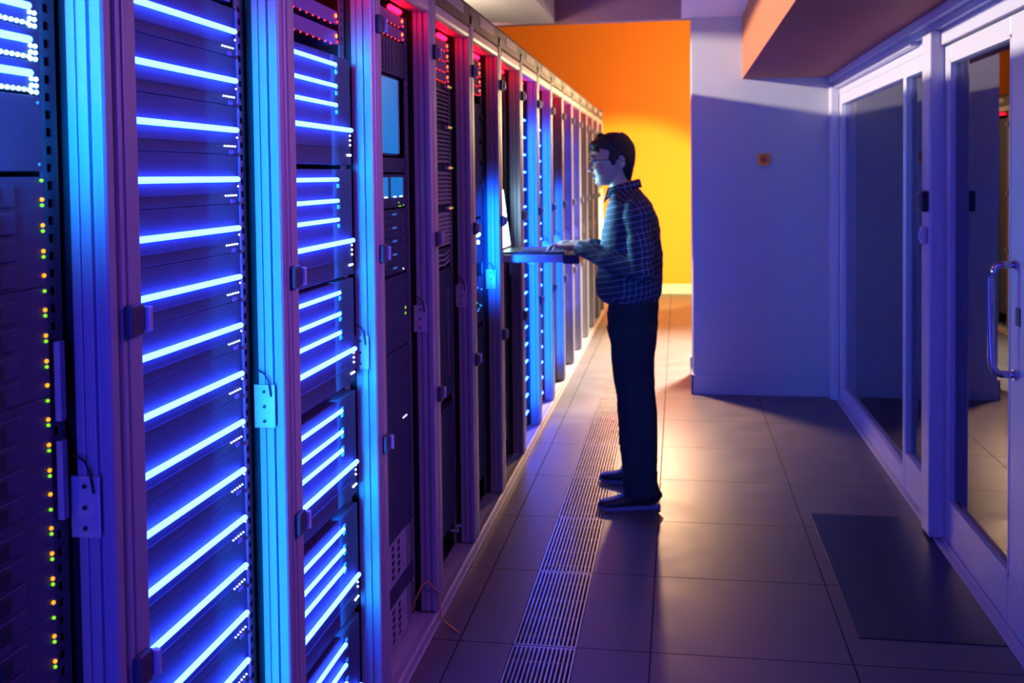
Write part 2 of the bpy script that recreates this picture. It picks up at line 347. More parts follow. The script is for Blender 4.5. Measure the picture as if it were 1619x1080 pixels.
# ------------------------------------------------------------------ racks
RX=-.85; PITCH=.69; Y0=.77
ry=lambda k: Y0+PITCH*k
def perforated(m, x, y0, y1, z0, z1, pitch, hole_y, hole_z):
    n=int((z1-z0)/pitch); t=.003; yc=(y0+y1)/2
    m.box(x-t,x,y0,yc-hole_y/2,z0,z1); m.box(x-t,x,yc+hole_y/2,y1,z0,z1)
    for i in range(n+1):
        z=z0+i*pitch; m.box(x-t,x,yc-hole_y/2,yc+hole_y/2,max(z0,z-(pitch-hole_z)/2),min(z1,z+(pitch-hole_z)/2))
def make_rack():
    r=empty('server_rack',(RX,0,0)); H=2.165; w=PITCH
    # near upright
    P=[(-.06,.004),(-.006,.004),(0,.010),(0,.020),(-.004,.0225),(-.004,.0265),(0,.029),(0,.066),(-.006,.073),(-.06,.073)]
    MB().prism(P,.05,2.222).build('upright','post',r,bevel=.0012)
    # far upright, grooved on the face towards the opening
    y=w-.028
    P=[(-.06,w-.003),(-.06,y),(-.046,y),(-.046,y+.005),(-.041,y+.005),(-.041,y),(-.027,y),(-.0255,y+.008),(-.0195,y+.008),(-.018,y),(-.004,y-.001),(0,y+.003),(0,w-.006),(-.003,w-.003)]
    MB().prism(P[::-1] if False else P[::-1],.05,H+.02).build('upright','post',r,bevel=.0008)
    # header with rounded lower lip
    hd=[(-.07,2.165),(-.012,2.160),(-.003,2.166),(0,2.176),(0,2.204),(-.006,2.210),(-.07,2.210)]
    MB().prism_y(hd,.074,w-.029).build('header','header',r,bevel=.001)
    # base rail
    bs=[(-.09,0),(.004,0),(.006,.006),(.001,.012),(.001,.040),(-.004,.046),(-.03,.040),(-.09,.040)]
    MB().prism_y(bs,.002,w-.002).build('base_rail','header',r,bevel=.001)
    MB().box(-.05,.004,.010,.062,2.222,2.243).box(-.01,.005,.006,.066,2.232,2.262).build('corner_cap','dark',r,bevel=.008,seg=3)
    fs=[(-.09,2.212),(-.006,2.212),(-.001,2.218),(-.001,2.295),(-.006,2.306),(-.05,2.335),(-.9,2.335),(-.9,2.2)]
    fa=MB().prism_y(fs,.0025,w-.0025).build('fascia','fascia',r,bevel=.002)
    MB().box(-.001,.0012,.22,.56,2.248,2.288).build('name_plate','plate',fa,bevel=.001)
    # carcass
    MB().box(-.90,-.062,w-.006,w-.001,.04,2.2).build('side_panel','dark',r)
    MB().box(-.90,-.89,.0,w-.006,.04,2.2).build('back_panel','dark',r)
    MB().box(-.89,-.09,.004,w-.008,.03,.045).build('base_pan','dark',r)
    m=MB(); perforated(m,-.082,w-.065,w-.022,.06,2.14,.0265,.013,.013); m.build('mounting_rail','rail',r)
    m=MB(); perforated(m,-.082,.08,.125,.06,2.14,.0265,.013,.013); m.build('mounting_rail','rail',r)
    # red lamp under the header
    MB().tube([(-.078,.44,2.148),(-.078,.56,2.148)],.009,10).build('red_lamp','redlamp',r,smooth=True)
    # hinge clips on the near upright
    for z in (2.03,1.37,.815):
        c=MB().box(0,.014,.012,.052,z-.026,z+.026).build('hinge_clip','fascia',r,bevel=.004)
        MB().box(.004,.022,.052,.062,z-.020,z+.020).box(.004,.012,.062,.074,z-.016,z+.016).build('clip_tongue','header',c,bevel=.002)
    # lock plate on the far upright
    c=MB().box(-.070,-.022,y-.004,y-.0005,1.045,1.14).build('lock_plate','header',r,bevel=.001)
    for z in (1.06,1.092,1.125): MB().tube([(-.046,y-.005,z),(-.046,y-.0075,z)],.0035,10).build('screw','dark',c)
    MB().tube([(-.03,y-.007,1.115),(-.034,y-.010,1.15),(-.044,y-.007,1.165),(-.060,y-.006,1.172)],.002,6).build('latch_wire','wire',c)
    return r
rack0=make_rack()
RL=['aluminium-framed server rack cut by the left edge, amber and green lights inside',
 'aluminium-framed rack filled with a single column of long blue light bars',
 'aluminium-framed rack with short and long blue light bars in turn',
 'aluminium-framed rack with a pale blue panel and two small blue screens',
 'aluminium-framed rack holding louvred servers under a block of red-lit switches',
 'aluminium-framed rack with bright blue lamps level with the laptop, left of it',
 'aluminium-framed rack from which the laptop shelf is pulled out',
 'aluminium-framed rack with a column of blue lights just past the laptop shelf',
 'aluminium-framed rack holding the second, farther column of blue lights past the laptop',
 'aluminium-framed rack behind the hands, with a string of tiny blue dots',
 'peach-lit rack behind the forearms, blue patches on its far upright, left of its twin',
 "peach-lit rack nearest the man's face with blue patches on its far upright",
 'plain warm-lit rack, first past the ones with blue patches',
 'plain warm-lit rack, second past the ones with blue patches',
 'plain warm-lit rack, last but one at the far end of the row',
 'plain warm-lit rack that ends the row by the orange wall']
NR=16
for k in range(NR):
    o=rack0 if k==0 else copy_tree(rack0)
    o.location=(RX,ry(k),0); tag(o,RL[k],'server rack','server racks along the left side')
struct(MB().box(-1.75,-.85,ry(0)-.02,ry(0)-.004,0,2.33).build('trim_15','dark'))
struct(MB().box(-1.75,-.852,ry(NR),ry(NR)+.012,0,2.33).build('trim_16','post'))

EY0,EY1=.137,.620            # equipment width inside a rack
EX=-.925
def led(parent, y, z, r, m, name='status_light', x=.0):
    v=MB().ell((x,0,0),(.003,r,r),8,6); o=v.build(name,m,parent,loc=(0,y,z),smooth=True); return o
# --- type A: black server with one long bar
def make_bar_server(detail=True, m='bar'):
    r=empty('light_bar_server',(0,0,0)); h=.1031
    MB().box(-.50,0,EY0,EY1,-h/2+.0004,h/2-.0004).build('chassis','panel',r,bevel=.0015)
    b=MB().tube([(.008,EY0+.012,0),(.008,EY1-.03,0)],.0058,12)
    b.ell((.008,EY0+.012,0),(.0058,.0058,.0058),12,8); b.ell((.008,EY1-.03,0),(.0058,.0058,.0058),12,8)
    b.build('light_bar',m,r,smooth=True)
    MB().box(0,.003,EY0+.004,EY1-.06,-.030,-.0275).build('panel_lip','panel',r)
    if detail:
        for i in range(5): led(r,EY1-.024-i*.0125,-.034,.0020,'white',x=.001)
        MB().box(0,.0015,EY1-.050,EY1-.030,-.051,-.042).build('badge','badge',r)
        led(r,EY1-.012,-.015,.0022,'white'); 
        MB().box(0,.004,EY1-.010,EY1-.002,-h/2+.004,h/2-.004).build('ejector','badge',r,bevel=.001)
    return r
base_A=make_bar_server(); used={'A':False,'B':False}
farA=make_bar_server(False,'barfar'); 
def place(proto,key,x,k,z,label,cat,group,flag={}):
    o=copy_tree(proto) if flag.get(key) else proto
    flag[key]=True; o.location=(x,ry(k),z); tag(o,label,cat,group); return o
zs=[1.590+.1031*i for i in range(3,-14,-1)]
zs=[z for z in zs if z>.14]
for i,z in enumerate(zs):
    place(base_A,'A',EX,1,z,'black server with a long blue light bar, '+ORD[i]+' in the second rack from the left','server','blue bar servers in the second rack')
for k in (7,8):
    for i in range(18):
        z=1.925-.1045*i
        if k==8: z-=.03
        place(farA,'F',EX,k,z,'blue-lit server, '+ORD[i]+' of the column in the '+RK[k],'server','blue bar servers in the '+RK[k])
# --- type B: enclosure with three short bars and one long bar
def make_module_server():
    r=empty('module_server',(0,0,0)); h=.292; y1=.60
    MB().box(-.50,-.002,EY0,y1,-h/2+.001,h/2-.001).build('chassis','panel',r,bevel=.0015)
    for j,z in enumerate((.118,.062,.012)):
        b=MB().tube([(.006,EY0,z),(.006,.455,z)],.0052,12); b.ell((.006,.455,z),(.0052,.0052,.0052),12,8); b.build('light_bar','bar',r,smooth=True)
        MB().box(-.002,.001,.475,.49,z-.022,z-.012).box(-.002,.001,.475,.49,z-.006,z+.004).build('lit_label','cyanp',r)
    b=MB().tube([(.008,EY0,-.050),(.008,.572,-.050)],.0062,12); b.ell((.008,.572,-.050),(.0062,.0062,.0062),12,8); b.build('light_bar','bar',r,smooth=True)
    for i in range(3):
        led(r,.586,-.064-i*.013,.003,'white'); led(r,.588-i*.013,-.118,.0032,'white')
    MB().box(-.002,.002,EY0,.56,-.099,-.097).build('panel_lip','panel',r)
    return r
pb=make_module_server(); BX=-.893
for i,z in enumerate((1.770,1.468,1.168,.853,.535,.222)):
    place(pb,'B',BX,2,z,'black server with three short and one long blue bar, '+ORD[i]+' in its rack','server','short and long bar servers')
# --- type C: dotted servers, top of the leftmost rack
def make_dotted():
    r=empty('dotted_light_server',(0,0,0)); h=.0476
    MB().box(-.5,0,EY0,EY1,-h/2+.0004,h/2-.0004).build('chassis','panel',r,bevel=.001)
    b=MB().tube([(.007,EY0,.004),(.007,EY1-.036,.004)],.0052,12); b.ell((.007,EY1-.036,.004),(.0052,.0052,.0052),12,8); b.build('light_bar','bar',r,smooth=True)
    for j in range(3):
        for i in range(2): led(r,EY1-.014-i*.011,-.007+.0095*(-j)+.004,.0032,'bluew',x=.002)
    for i in range(7): led(r,EY1-.030-i*.0125,-.0195,.0032,'bluew',x=.002)
    return r
pc=make_dotted()
for i,z in enumerate((1.886,1.838,1.790,1.742)):
    place(pc,'C',EX,0,z,'server with a thick blue bar and bead lights, '+ORD[i]+' in the leftmost rack','server','dotted blue servers')
def plain(kind, k, z0, z1, label, cat='blank panel', x=EX, y1=EY1, group=None, m='panel'):
    r=empty(kind,(x,ry(k),(z0+z1)/2)); h=(z1-z0)/2
    MB().box(-.45,0,EY0,y1,-h+.0008,h-.0008).build('chassis',m,r,bevel=.0015)
    tag(r,label,cat,group); return r
b=plain('blank_panel',0,1.604,1.716,'dark blank panel with two small screws under the bead-light servers')
for z in (.045,-.045): led(b,EY1-.010,z,.003,'rail','screw',x=.001)
# --- type D: disk shelves with amber and green lights
def make_shelf():
    r=empty('disk_shelf',(0,0,0)); h=.163
    MB().box(-.5,0,EY0,EY1+.002,-h/2+.0006,h/2-.0006).build('chassis','panel',r,bevel=.001)
    for j in range(4):
        z=h/2-.028-j*.038
        c=MB().box(0,.006,EY0+.01,EY1-.075,z-.016,z+.016).build('drive_carrier','panel',r,bevel=.002)
        MB().box(.006,.010,EY1-.14,EY1-.115,z-.012,z+.012).build('carrier_latch','dark',c,bevel=.001)
    y=EY1-.008
    led(r,y,h/2-.006,.0026,'green',x=.002)
    for z in (.034,.072,.110): led(r,y,h/2-z,.0032,'amber',x=.002); led(r,y,h/2-z-.0085,.0026,'green',x=.002)
    led(r,y,h/2-.146,.0032,'amber',x=.002)
    return r
pd=make_shelf()
for i in range(9):
    z=1.5975-.0815-.163*i
    if z>.08: place(pd,'D',EX,0,z,'dark disk shelf with amber and green lights, '+ORD[i]+' in the leftmost rack','disk shelf','disk shelves in the leftmost rack')
for z in (1.29,1.14): 
    o=MB().box(0,.010,0,.014,-.06,.06).build('rail_clip','grey',loc=(EX,ry(0)+.632,z),bevel=.001); tag(o,'pale cage-nut strip on the rail of the leftmost rack, '+('upper' if z>1.2 else 'lower')+' one','rail strip','pale rail strips')
# --- red switches
def make_switch():
    r=empty('network_switch',(0,0,0))
    MB().box(-.3,0,EY0,EY1-.03,-.019,.019).build('chassis','badge',r,bevel=.001)
    for i in range(9): led(r,EY0+.03+i*.045,-.0215,.0028,'red','port_light',x=.002)
    led(r,EY1-.048,.004,.0065,'redhot','power_light',x=.003)
    led(r,EY1-.040,-.012,.004,'red','power_light',x=.003)
    return r
ps=make_switch()
for k,zz in ((1,(2.09,2.035,1.98)),(2,(2.030,1.975)),(3,(2.115,2.070)),(4,(2.115,2.073,2.031,1.989)),(5,(2.115,2.073,2.031,1.989))):
    xx = EX
    for i,z in enumerate(zz):
        place(ps,'S',xx,k,z,'red-lit network switch, '+ORD[i]+' in the '+RK[k],'network switch','red-lit network switches')
# --- rack 3
b=plain('cable_manager',3,1.925,2.045,'dark unit with upright cards between red switches and pale blue panel','server')
for i in range(5): MB().box(0,.006,.30+i*.035,.305+i*.035,-.045,.045).build('card_edge','rail',b)
r=empty('storage_cabinet',(EX,ry(3),1.79)); tag(r,'large pale blue panel in the fourth rack from the left','storage unit')
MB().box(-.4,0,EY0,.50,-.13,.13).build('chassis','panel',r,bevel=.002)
MB().box(0,.004,EY0+.01,.495,-.122,.122).build('blue_panel','screen',r,bevel=.001)  # emissive material gives this front its flat pale blue
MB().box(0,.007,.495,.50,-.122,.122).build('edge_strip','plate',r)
b=plain('server_unit',3,1.605,1.655,'thin black server below the large pale blue panel','server')
for j,(ya,lab) in enumerate(((.33,'left'),(.43,'right'))):
    pass
r=empty('console_unit',(EX,ry(3),1.545)); tag(r,'black unit with two small blue screens in the fourth rack','console')
MB().box(-.4,0,EY0,EY1,-.055,.055).build('chassis','panel',r,bevel=.0015)
for ya in (.300,.405,.480):
    s=MB().box(0,.004,ya,ya+.068,-.022,.045).build('small_screen','screen',r,bevel=.002)
    MB().box(.004,.006,ya+.02,ya+.05,-.021,-.017).build('screen_light','white',s)
for y,z,m_ in ((.50,-.040,'green'),(.505,-.052,'green'),(.525,-.052,'green'),(.56,-.050,'green')): led(r,y,z,.0022,m_)
r=plain('drive_cage',3,1.27,1.485,'cyan-tinted drive cage under the small screens in the fourth rack','server')
for j in range(9):
    MB().box(0,.006,.22,.46,.090-j*.022-.008,.090-j*.022+.008).build('drive_sled','panel',r,bevel=.001)
    if j%2==0: MB().box(.006,.0065,.40,.45,.090-j*.022-.002,.090-j*.022+.004).build('sled_label','cyanp',r)
led(r,.545,-.098,.003,'white')
for i in range(4): led(r,.55,.06-i*.028,.005,'badge','round_knob')
b=plain('server_unit',3,1.02,1.262,'dark server with two stacked green lights in the fourth rack','server')
for z in (.003,-.016): led(b,.565,z,.0048,'green')
b=plain('server_unit',3,.40,1.015,'tall dark panel with three slanted white dots low in the fourth rack','server')
for i in range(3): led(b,.515+.02*i,.068,.0032,'white')
for z0,z1,l in ((.255,.395,'upper'),(.055,.185,'lower')):
    r=empty('patch_panel',(EX,ry(3),(z0+z1)/2)); tag(r,l+' grey patch panel with dark square ports at the foot of the rack','patch panel','grey patch panels')
    h=(z1-z0)/2
    MB().box(-.2,0,EY0,.53,-h,h).build('chassis','grey',r,bevel=.001)
    for i in range(5):
        for c in range(4): MB().box(0,.0015,.42+c*-.07,.445+c*-.07,h-.022-i*.024,h-.008-i*.024).build('port','dark',r)
    for i in range(5): led(r,.56,h-.012-i*.026,.004,'rail','hole_stud')
    MB().box(-.01,.001,.53,.585,-h,h).build('mounting_ear','rail',r)
b=plain('server_unit',3,.190,.250,'thin black server between the two grey patch panels','server')
cb=MB().tube([(EX-.02,ry(3)+.60,.04),(EX+.03,ry(3)+.615,.16),(RX-.03,ry(3)+.64,.165),(RX+.004,ry(3)+.66,.12),(RX+.012,ry(3)+.665,.02),(RX+.03,ry(3)+.67,.006),(RX+.09,ry(3)+.60,.005)],.003,8).build('loose_cable','cablem',smooth=True)
tag(cb,'thin yellow cable looping out of the rack foot onto the floor','cable')
# --- rack 4: louvred servers
def make_louvre():
    r=empty('louvred_server',(0,0,0)); h=.1635; m=MB().box(-.45,-.012,EY0,EY1-.03,-h/2+.0006,h/2-.0006)
    m.build('chassis','dark',r)
    m=MB()
    for i in range(8):
        z=h/2-.034-i*.0165
        m.prism_y([(-.012,z+.006),(.002,z-.004),(.004,z-.006),(-.012,z-.002)],EY0,EY1-.035)
    m.build('louvre','plate',r)
    t=MB().box(-.01,.006,EY1-.10,EY1-.03,h/2-.020,h/2-.006).build('handle_tab','plate',r,bevel=.002)
    led(t,EY1-.035,h/2-.013,.0035,'green',x=.007); led(t,EY1-.075,h/2-.013,.004,'redhot',x=.007)
    return r
pl=make_louvre()
for i in range(4): place(pl,'L',EX+.006,4,1.965-.0815-.1635*i,'louvred server with a green-lit tab, '+ORD[i]+' in the fifth rack from the left','server','louvred servers')
r=empty('vented_drawer',(EX,ry(4),1.27)); tag(r,'curved vented drawer under the louvred servers','server')
MB().box(-.4,0,EY0,EY1-.03,-.035,.035).build('chassis','panel',r,bevel=.006,seg=3)
for j in range(3): MB().tube([(0,EY0+.02,.02-j*.02),(.02,.4,.014-j*.02),(0,EY1-.05,.02-j*.02)],.003,6).build('front_rib','plate',r)
b=plain('server_unit',4,.70,1.22,'tall black unit under the vented drawer in the fifth rack','server')
MB().box(0,.004,EY1-.10,EY1-.09,-.18,.18).build('door_edge','rail',b)
b=plain('server_unit',4,.16,.66,'black unit near the floor in the fifth rack','server')
c=MB().tube([(EX+.004,ry(4)+.50,.155),(EX+.03,ry(4)+.52,.145),(EX+.02,ry(4)+.55,.158),(EX+.03,ry(4)+.58,.148)],.006,8).build('cable_bundle','lace'); tag(c,'pale knotted cable end at the foot of the fifth rack','cable')
# --- rack 5
b=plain('server_unit',5,1.40,1.93,'tall dark unit with four round knobs in the sixth rack','server')
for i in range(4): MB().tube([(0,.575,.20-i*.105),(.012,.575,.20-i*.105)],.014,14).build('round_knob','fascia',b)
b=plain('server_unit',5,1.18,1.39,'server with two blazing blue-white lamps in the sixth rack','server')
for y,z in ((.46,.032),(.50,.035),(.475,-.002)): MB().ell((.004,0,0),(.007,.010,.010),10,8).build('blue_lamp','bluew',b,loc=(0,y,z),smooth=True)
MB().box(0,.003,.40,.44,-.09,.09).build('lit_strip','cyanp',b)
b=plain('server_unit',5,.90,1.12,'server with scattered small blue lights in the sixth rack','server')
for i in range(10): led(b,.44+random.random()*.14,-.06+random.random()*.13,.0035,'bardim')
b=plain('server_unit',5,.16,.88,'tall black unit at the bottom of the sixth rack','server')
# --- rack 6
b=plain('server_unit',6,1.56,2.10,'dark unit above the open laptop','server',x=-1.0)
b=plain('server_unit',6,.16,1.12,'tall dark unit below the laptop shelf','server')
for y,z,m_ in ((.20,.0,'amber'),(.24,.28,'green'),(.23,.33,'green'),(.22,-.2,'red'),(.3,.1,'amber')): led(b,y,z,.004,m_)
# --- rack 9
b=plain('server_unit',9,.95,1.50,'server with a string of tiny blue dots behind the hands','server')
for i in range(8): led(b,EY1-.012,.19-i*.043,.008,'bluew','blue_lamp',x=.004)
b=plain('server_unit',9,1.52,2.10,'dark unit above the string of blue dots','server')
b=plain('server_unit',9,.16,.93,'dark unit below the string of blue dots','server')
for k in (10,11):
    for i,z in enumerate((1.86,1.60,1.35,1.15,.92,.70,.50)):
        place(farA,'F',EX,k,z-.05*(k-10),'blue-lit server, '+ORD[i]+' of the spaced ones in the '+RK[k],'server','spaced blue servers in the far racks')
for k in (12,13,14,15):
    plain('blank_panel',k,.16,2.10,'tall dark blank panel filling the '+RK[k],'blank panel',group='blank panels in the far racks')

# ------------------------------------------------------------------ sliding shelf and laptop
sy=5.07
r=empty('keyboard_shelf',(RX,sy,1.145)); tag(r,"sliding keyboard shelf pulled out of the rack under the man's hands",'shelf')
MB().box(-.05,.33,.0,.40,.032,.046).build('tray','blackpl',r,bevel=.003)
MB().box(-.04,.285,-.010,.0,.012,.052).build('slide_rail','header',r,bevel=.003)
MB().box(-.04,.285,.40,.41,.012,.052).build('slide_rail','header',r,bevel=.003)
MB().box(.285,.365,-.008,.408,.004,.050).build('front_lip','blackpl',r,bevel=.006)
MB().box(-.02,.02,-.016,-.010,.016,.048).build('slide_stop','plate',r)
r=empty('laptop',(RX,sy,1.191)); tag(r,'open laptop with a bright white screen on the sliding shelf','laptop')
MB().box(-.045,.29,.02,.38,.001,.017).build('base','blackpl',r,bevel=.004)
kb=MB()
MB().box(.075,.175,.045,.355,.017,.0182).build('keyboard_bed','dark',r)
for i in range(5):
    for j in range(14): kb.box(.078+i*.0192,.094+i*.0192,.050+j*.0218,.068+j*.0218,.0182,.0205)
kb.build('keyboard','fascia',r)
MB().box(.195,.255,.15,.25,.017,.0175).build('touchpad','dark',r)
lid=MB().prism_y([(-.046,.014),(-.040,.014),(-.080,.335),(-.086,.335)],.02,.38).build('lid','blackpl',r,bevel=.001)
MB().prism_y([(-.0415,.030),(-.0405,.030),(-.0765,.325),(-.0775,.325)],.032,.368).build('display','lap',lid)

# ------------------------------------------------------------------ the man
PO=Vector((-.25,5.06,0)); CY=5.06
def hand(m, wrist, fwd, side):
    """palm, four bent fingers of different length and a thumb from the side of the palm"""
    wrist=Vector(wrist); x=Vector(fwd).normalized(); z=Vector((0,0,1)); z=(z-x*z.dot(x)).normalized(); y=z.cross(x)*side
    P=lambda a,b,c: wrist+x*a+y*b+z*c
    m.tube([P(-.03,0,0),P(0,0,0),P(.03,0,.002),P(.065,0,.004),P(.092,0,.002)],[.019,.019,.017,.016,.012],14,rb=[.026,.030,.038,.041,.036],ref=z)
    for b,L,sp in ((-.031,.060,-.10),(-.0105,.076,-.03),(.0105,.082,.03),(.031,.072,.09)):
        q=[P(.078,b,.004)]; 
        q.append(P(.078+L*.45,b+sp*L*.45,.012)); q.append(P(.078+L*.80,b+sp*L*.8,.002)); q.append(P(.078+L*.98,b+sp*L,-.016))
        m.tube(q,[.0095,.0088,.0080,.0066],10); m.ell(q[-1],(.0066,.0066,.0066),10,8)
    q=[P(.018,.026,-.002),P(.045,.046,-.006),P(.072,.058,-.012),P(.095,.060,-.017)]
    m.tube(q,[.014,.0125,.0105,.008],10); m.ell(q[-1],(.008,.008,.008),10,8)
sh={-1:(-.188,CY-.178,1.41),1:(-.195,CY+.178,1.41)}
el={-1:(-.165,CY-.235,1.135),1:(-.165,CY+.235,1.15)}
wr={-1:(-.500,5.035,1.236),1:(-.470,5.262,1.238)}
hd_={-1:(-.19,.085,-.004),1:(-.19,.01,-.004)}
pbm=MB()
# head
pbm.loft([(1.537,-.384,-.335,CY,.018),(1.545,-.394,-.310,CY,.034),(1.560,-.400,-.285,CY,.046),(1.580,-.403,-.262,CY,.055),(1.600,-.406,-.245,CY,.062),
 (1.630,-.409,-.228,CY,.068),(1.652,-.408,-.220,CY,.071),(1.672,-.417,-.214,CY,.074),(1.700,-.420,-.212,CY,.077),(1.725,-.414,-.216,CY,.077),(1.750,-.398,-.230,CY,.071),(1.772,-.372,-.256,CY,.058),(1.790,-.335,-.29,CY,.028)],n=36,e=2.1)
pbm.tube([(-.414,CY,1.668),(-.421,CY,1.645),(-.432,CY,1.622),(-.434,CY,1.612)],[.006,.008,.011,.007],12,rb=[.006,.008,.011,.008])
pbm.ell((-.428,CY,1.612),(.011,.012,.009)); 
for s in (-1,1):
    pbm.ell((-.418,CY+s*.012,1.610),(.012,.009,.008))                      # nostrils
    pbm.ell((-.404,CY+s*.030,1.674),(.018,.026,.008))                      # brow
    pbm.ell((-.372,CY+s*.032,1.620),(.034,.034,.036))                      # cheek
    pbm.ell((-.268,CY+s*.079,1.648),(.017,.009,.029),rot=Matrix.Rotation(-.2,3,'Y'))   # ear
    pbm.tube([(-.283,CY+s*.080,1.655),(-.277,CY+s*.088,1.677),(-.262,CY+s*.089,1.680),(-.252,CY+s*.088,1.665),(-.256,CY+s*.086,1.640),(-.272,CY+s*.082,1.622)],.0045,8)
pbm.ell((-.406,CY,1.587),(.012,.022,.006)); pbm.ell((-.404,CY,1.577),(.012,.020,.006))     # lips
pbm.ell((-.388,CY,1.553),(.017,.022,.014))                                                # chin
# neck, trunk, arms, legs
pbm.tube([(-.262,CY,1.44),(-.270,CY,1.50),(-.284,CY,1.58),(-.290,CY,1.63)],[.066,.058,.056,.058],20,rb=[.075,.058,.054,.056],ref=(1,0,0))
pbm.loft([(.90,-.310,-.135,CY,.125),(1.0,-.325,-.135,CY,.125),(1.1,-.33,-.13,CY,.13),(1.2,-.33,-.13,CY,.14),(1.3,-.33,-.13,CY,.15),(1.38,-.315,-.14,CY,.15),(1.44,-.32,-.155,CY,.13),(1.48,-.315,-.19,CY,.08)],n=28,e=2.3)
for s in (-1,1):
    a,b_,c=[Vector(q) for q in (sh[s],el[s],wr[s])]
    pbm.tube([a+Vector((0,-s*.05,.02)),a,a.lerp(b_,.5),b_,b_.lerp(c,.3),b_.lerp(c,.7),c],[.034,.040,.036,.032,.032,.026,.022],16)
    hand(pbm,c,hd_[s],-s if False else (1 if s==1 else -1))
    hy=CY+s*.09; ky=CY+s*.13; fy=CY+s*.195
    xo=0 if s<0 else -.028
    pbm.tube([(-.215,hy-s*.015,.93),(-.212,hy,.85),(-.205+xo*.5,ky,.52),(-.200+xo,CY+s*.165,.32),(-.175+xo,fy,.08),(-.175+xo,fy,.06)],[.056,.062,.050,.045,.036,.034],18)
man=pbm.build('person','skin'); 
man.data.transform(Matrix.Translation(-PO)); man.location=PO
fuse(man,.0042,4)
tag(man,'man in a blue plaid shirt, dark trousers and glasses, typing at the laptop shelf','person')
def pchild(mb,name,m,fz=None,sm=3,disp=None,bevel=0,smooth=True,parent=None):
    o=mb.build(name,m,None,bevel=bevel,smooth=smooth); o.data.transform(Matrix.Translation(-PO))
    if fz: fuse(o,fz,sm,disp)
    o.parent=parent or man
    return o
# shirt
m=MB()
m.loft([(.962,-.345,-.100,CY,.150),(.978,-.375,-.098,CY,.165),(1.000,-.398,-.086,CY,.176),(1.03,-.405,-.077,CY,.180),(1.10,-.396,-.075,CY,.182),(1.18,-.386,-.075,CY,.186),
 (1.25,-.379,-.079,CY,.190),(1.31,-.371,-.084,CY,.195),(1.37,-.359,-.096,CY,.197),(1.42,-.347,-.117,CY,.190),(1.455,-.338,-.143,CY,.165),(1.485,-.333,-.162,CY,.125),(1.51,-.331,-.176,CY,.088),(1.525,-.325,-.185,CY,.070)],n=40,e=2.3)
for s in (-1,1):
    a,b_,c=[Vector(q) for q in (sh[s],el[s],wr[s])]
    m.tube([a+Vector((0,-s*.09,.035)),a+Vector((0,-s*.03,.012)),a+Vector((0,0,-.03)),a.lerp(b_,.5),a.lerp(b_,.85),b_+Vector((.01,0,-.004)),b_.lerp(c,.15),b_.lerp(c,.45),b_.lerp(c,.8),b_.lerp(c,.93)],
           [.055,.070,.072,.066,.060,.056,.056,.054,.044,.036],20)
    m.tube([b_.lerp(c,.82),b_.lerp(c,.97)],[.037,.036],18); m.ell(b_+Vector((-.004,0,.006)),(.060,.056,.060)); m.ell(a+Vector((0,-s*.004,-.004)),(.070,.062,.062))
def wrinkle(co):
    p=Vector((co.x*9,co.y*9,co.z*16)); q=Vector((co.x*22+3,co.y*22,co.z*34))
    return .008*(noise.noise(p))+.003*noise.noise(q)
shirt=pchild(m,'shirt','plaid',.007,3,wrinkle)
# collar: stand, fold and two points
m=MB(); n=40; rows=[]
for j,(dr,dz) in enumerate(((0,-.03),(.0,.0),(.004,.004),(.012,.0),(.020,-.035))):
    ring=[]
    for i in range(n+1):
        th=-PI+2*PI*i/n; c=math.cos(th+0); q=math.sin(th)      # th=+-pi is the front
        fr_=max(0,-c); top=1.542+.020*c; lo=dz
        if j==4: lo=-.036-.034*fr_**3
        if j==0: lo=-.03
        rx,ry_=.066+dr,.060+dr
        ring.append((-.262+rx*c-(.012 if j==4 else 0)*fr_, CY+ry_*q+(0.012*math.copysign(1,q) if j>=3 and fr_>.9 else 0), top+lo))
    rows.append(ring)
v=[p for r_ in rows for p in r_]; k=n+1
m.add(v,[(j*k+i,j*k+i+1,(j+1)*k+i+1,(j+1)*k+i) for j in range(4) for i in range(n)])
o=pchild(m,'collar','plaid'); sd=o.modifiers.new('solid','SOLIDIFY'); sd.thickness=.003
o.parent=shirt
# placket and buttons
m=MB()
for z in (1.12,1.20,1.28,1.36,1.44): 
    xf=-.392+(z-1.12)*.16; m.tube([(xf-.006,CY+.006,z),(xf-.010,CY+.006,z)],.005,12)
o=pchild(m,'buttons','plate'); o.parent=shirt
# trousers
m=MB()
m.loft([(.90,-.345,-.100,CY,.165),(.94,-.345,-.098,CY,.164),(.985,-.335,-.104,CY,.158)],n=32,e=2.3)
m.loft([(.76,-.315,-.118,CY,.13),(.84,-.345,-.100,CY,.168),(.91,-.350,-.098,CY,.168)],n=32,e=2.3)
for s in (-1,1):
    xo=0 if s<0 else -.022
    R=[(.86,-.345,-.102,CY+s*.085,.090),(.76,-.328+xo*.2,-.112,CY+s*.095,.088),(.66,-.318+xo*.3,-.116+xo*.3,CY+s*.108,.080),(.57,-.308+xo*.5,-.112+xo*.5,CY+s*.122,.072),(.45,-.296+xo*.7,-.106+xo*.7,CY+s*.142,.070),
       (.33,-.286+xo*.8,-.102+xo,CY+s*.160,.069),(.22,-.276+xo*.9,-.104+xo,CY+s*.176,.068),(.13,-.268+xo,-.106+xo,CY+s*.190,.067),(.085,-.266+xo,-.096+xo,CY+s*.195,.068),(.072,-.262+xo,-.100+xo,CY+s*.195,.065)]
    m.loft(R[::-1],n=28,e=2.15)
def wr2(co): return .007*noise.noise(Vector((co.x*10,co.y*10,co.z*9)))+.003*noise.noise(Vector((co.x*20,co.y*20,co.z*(40 if co.z<.3 else 16))))
pchild(m,'trousers','trouser',.007,3,wr2)
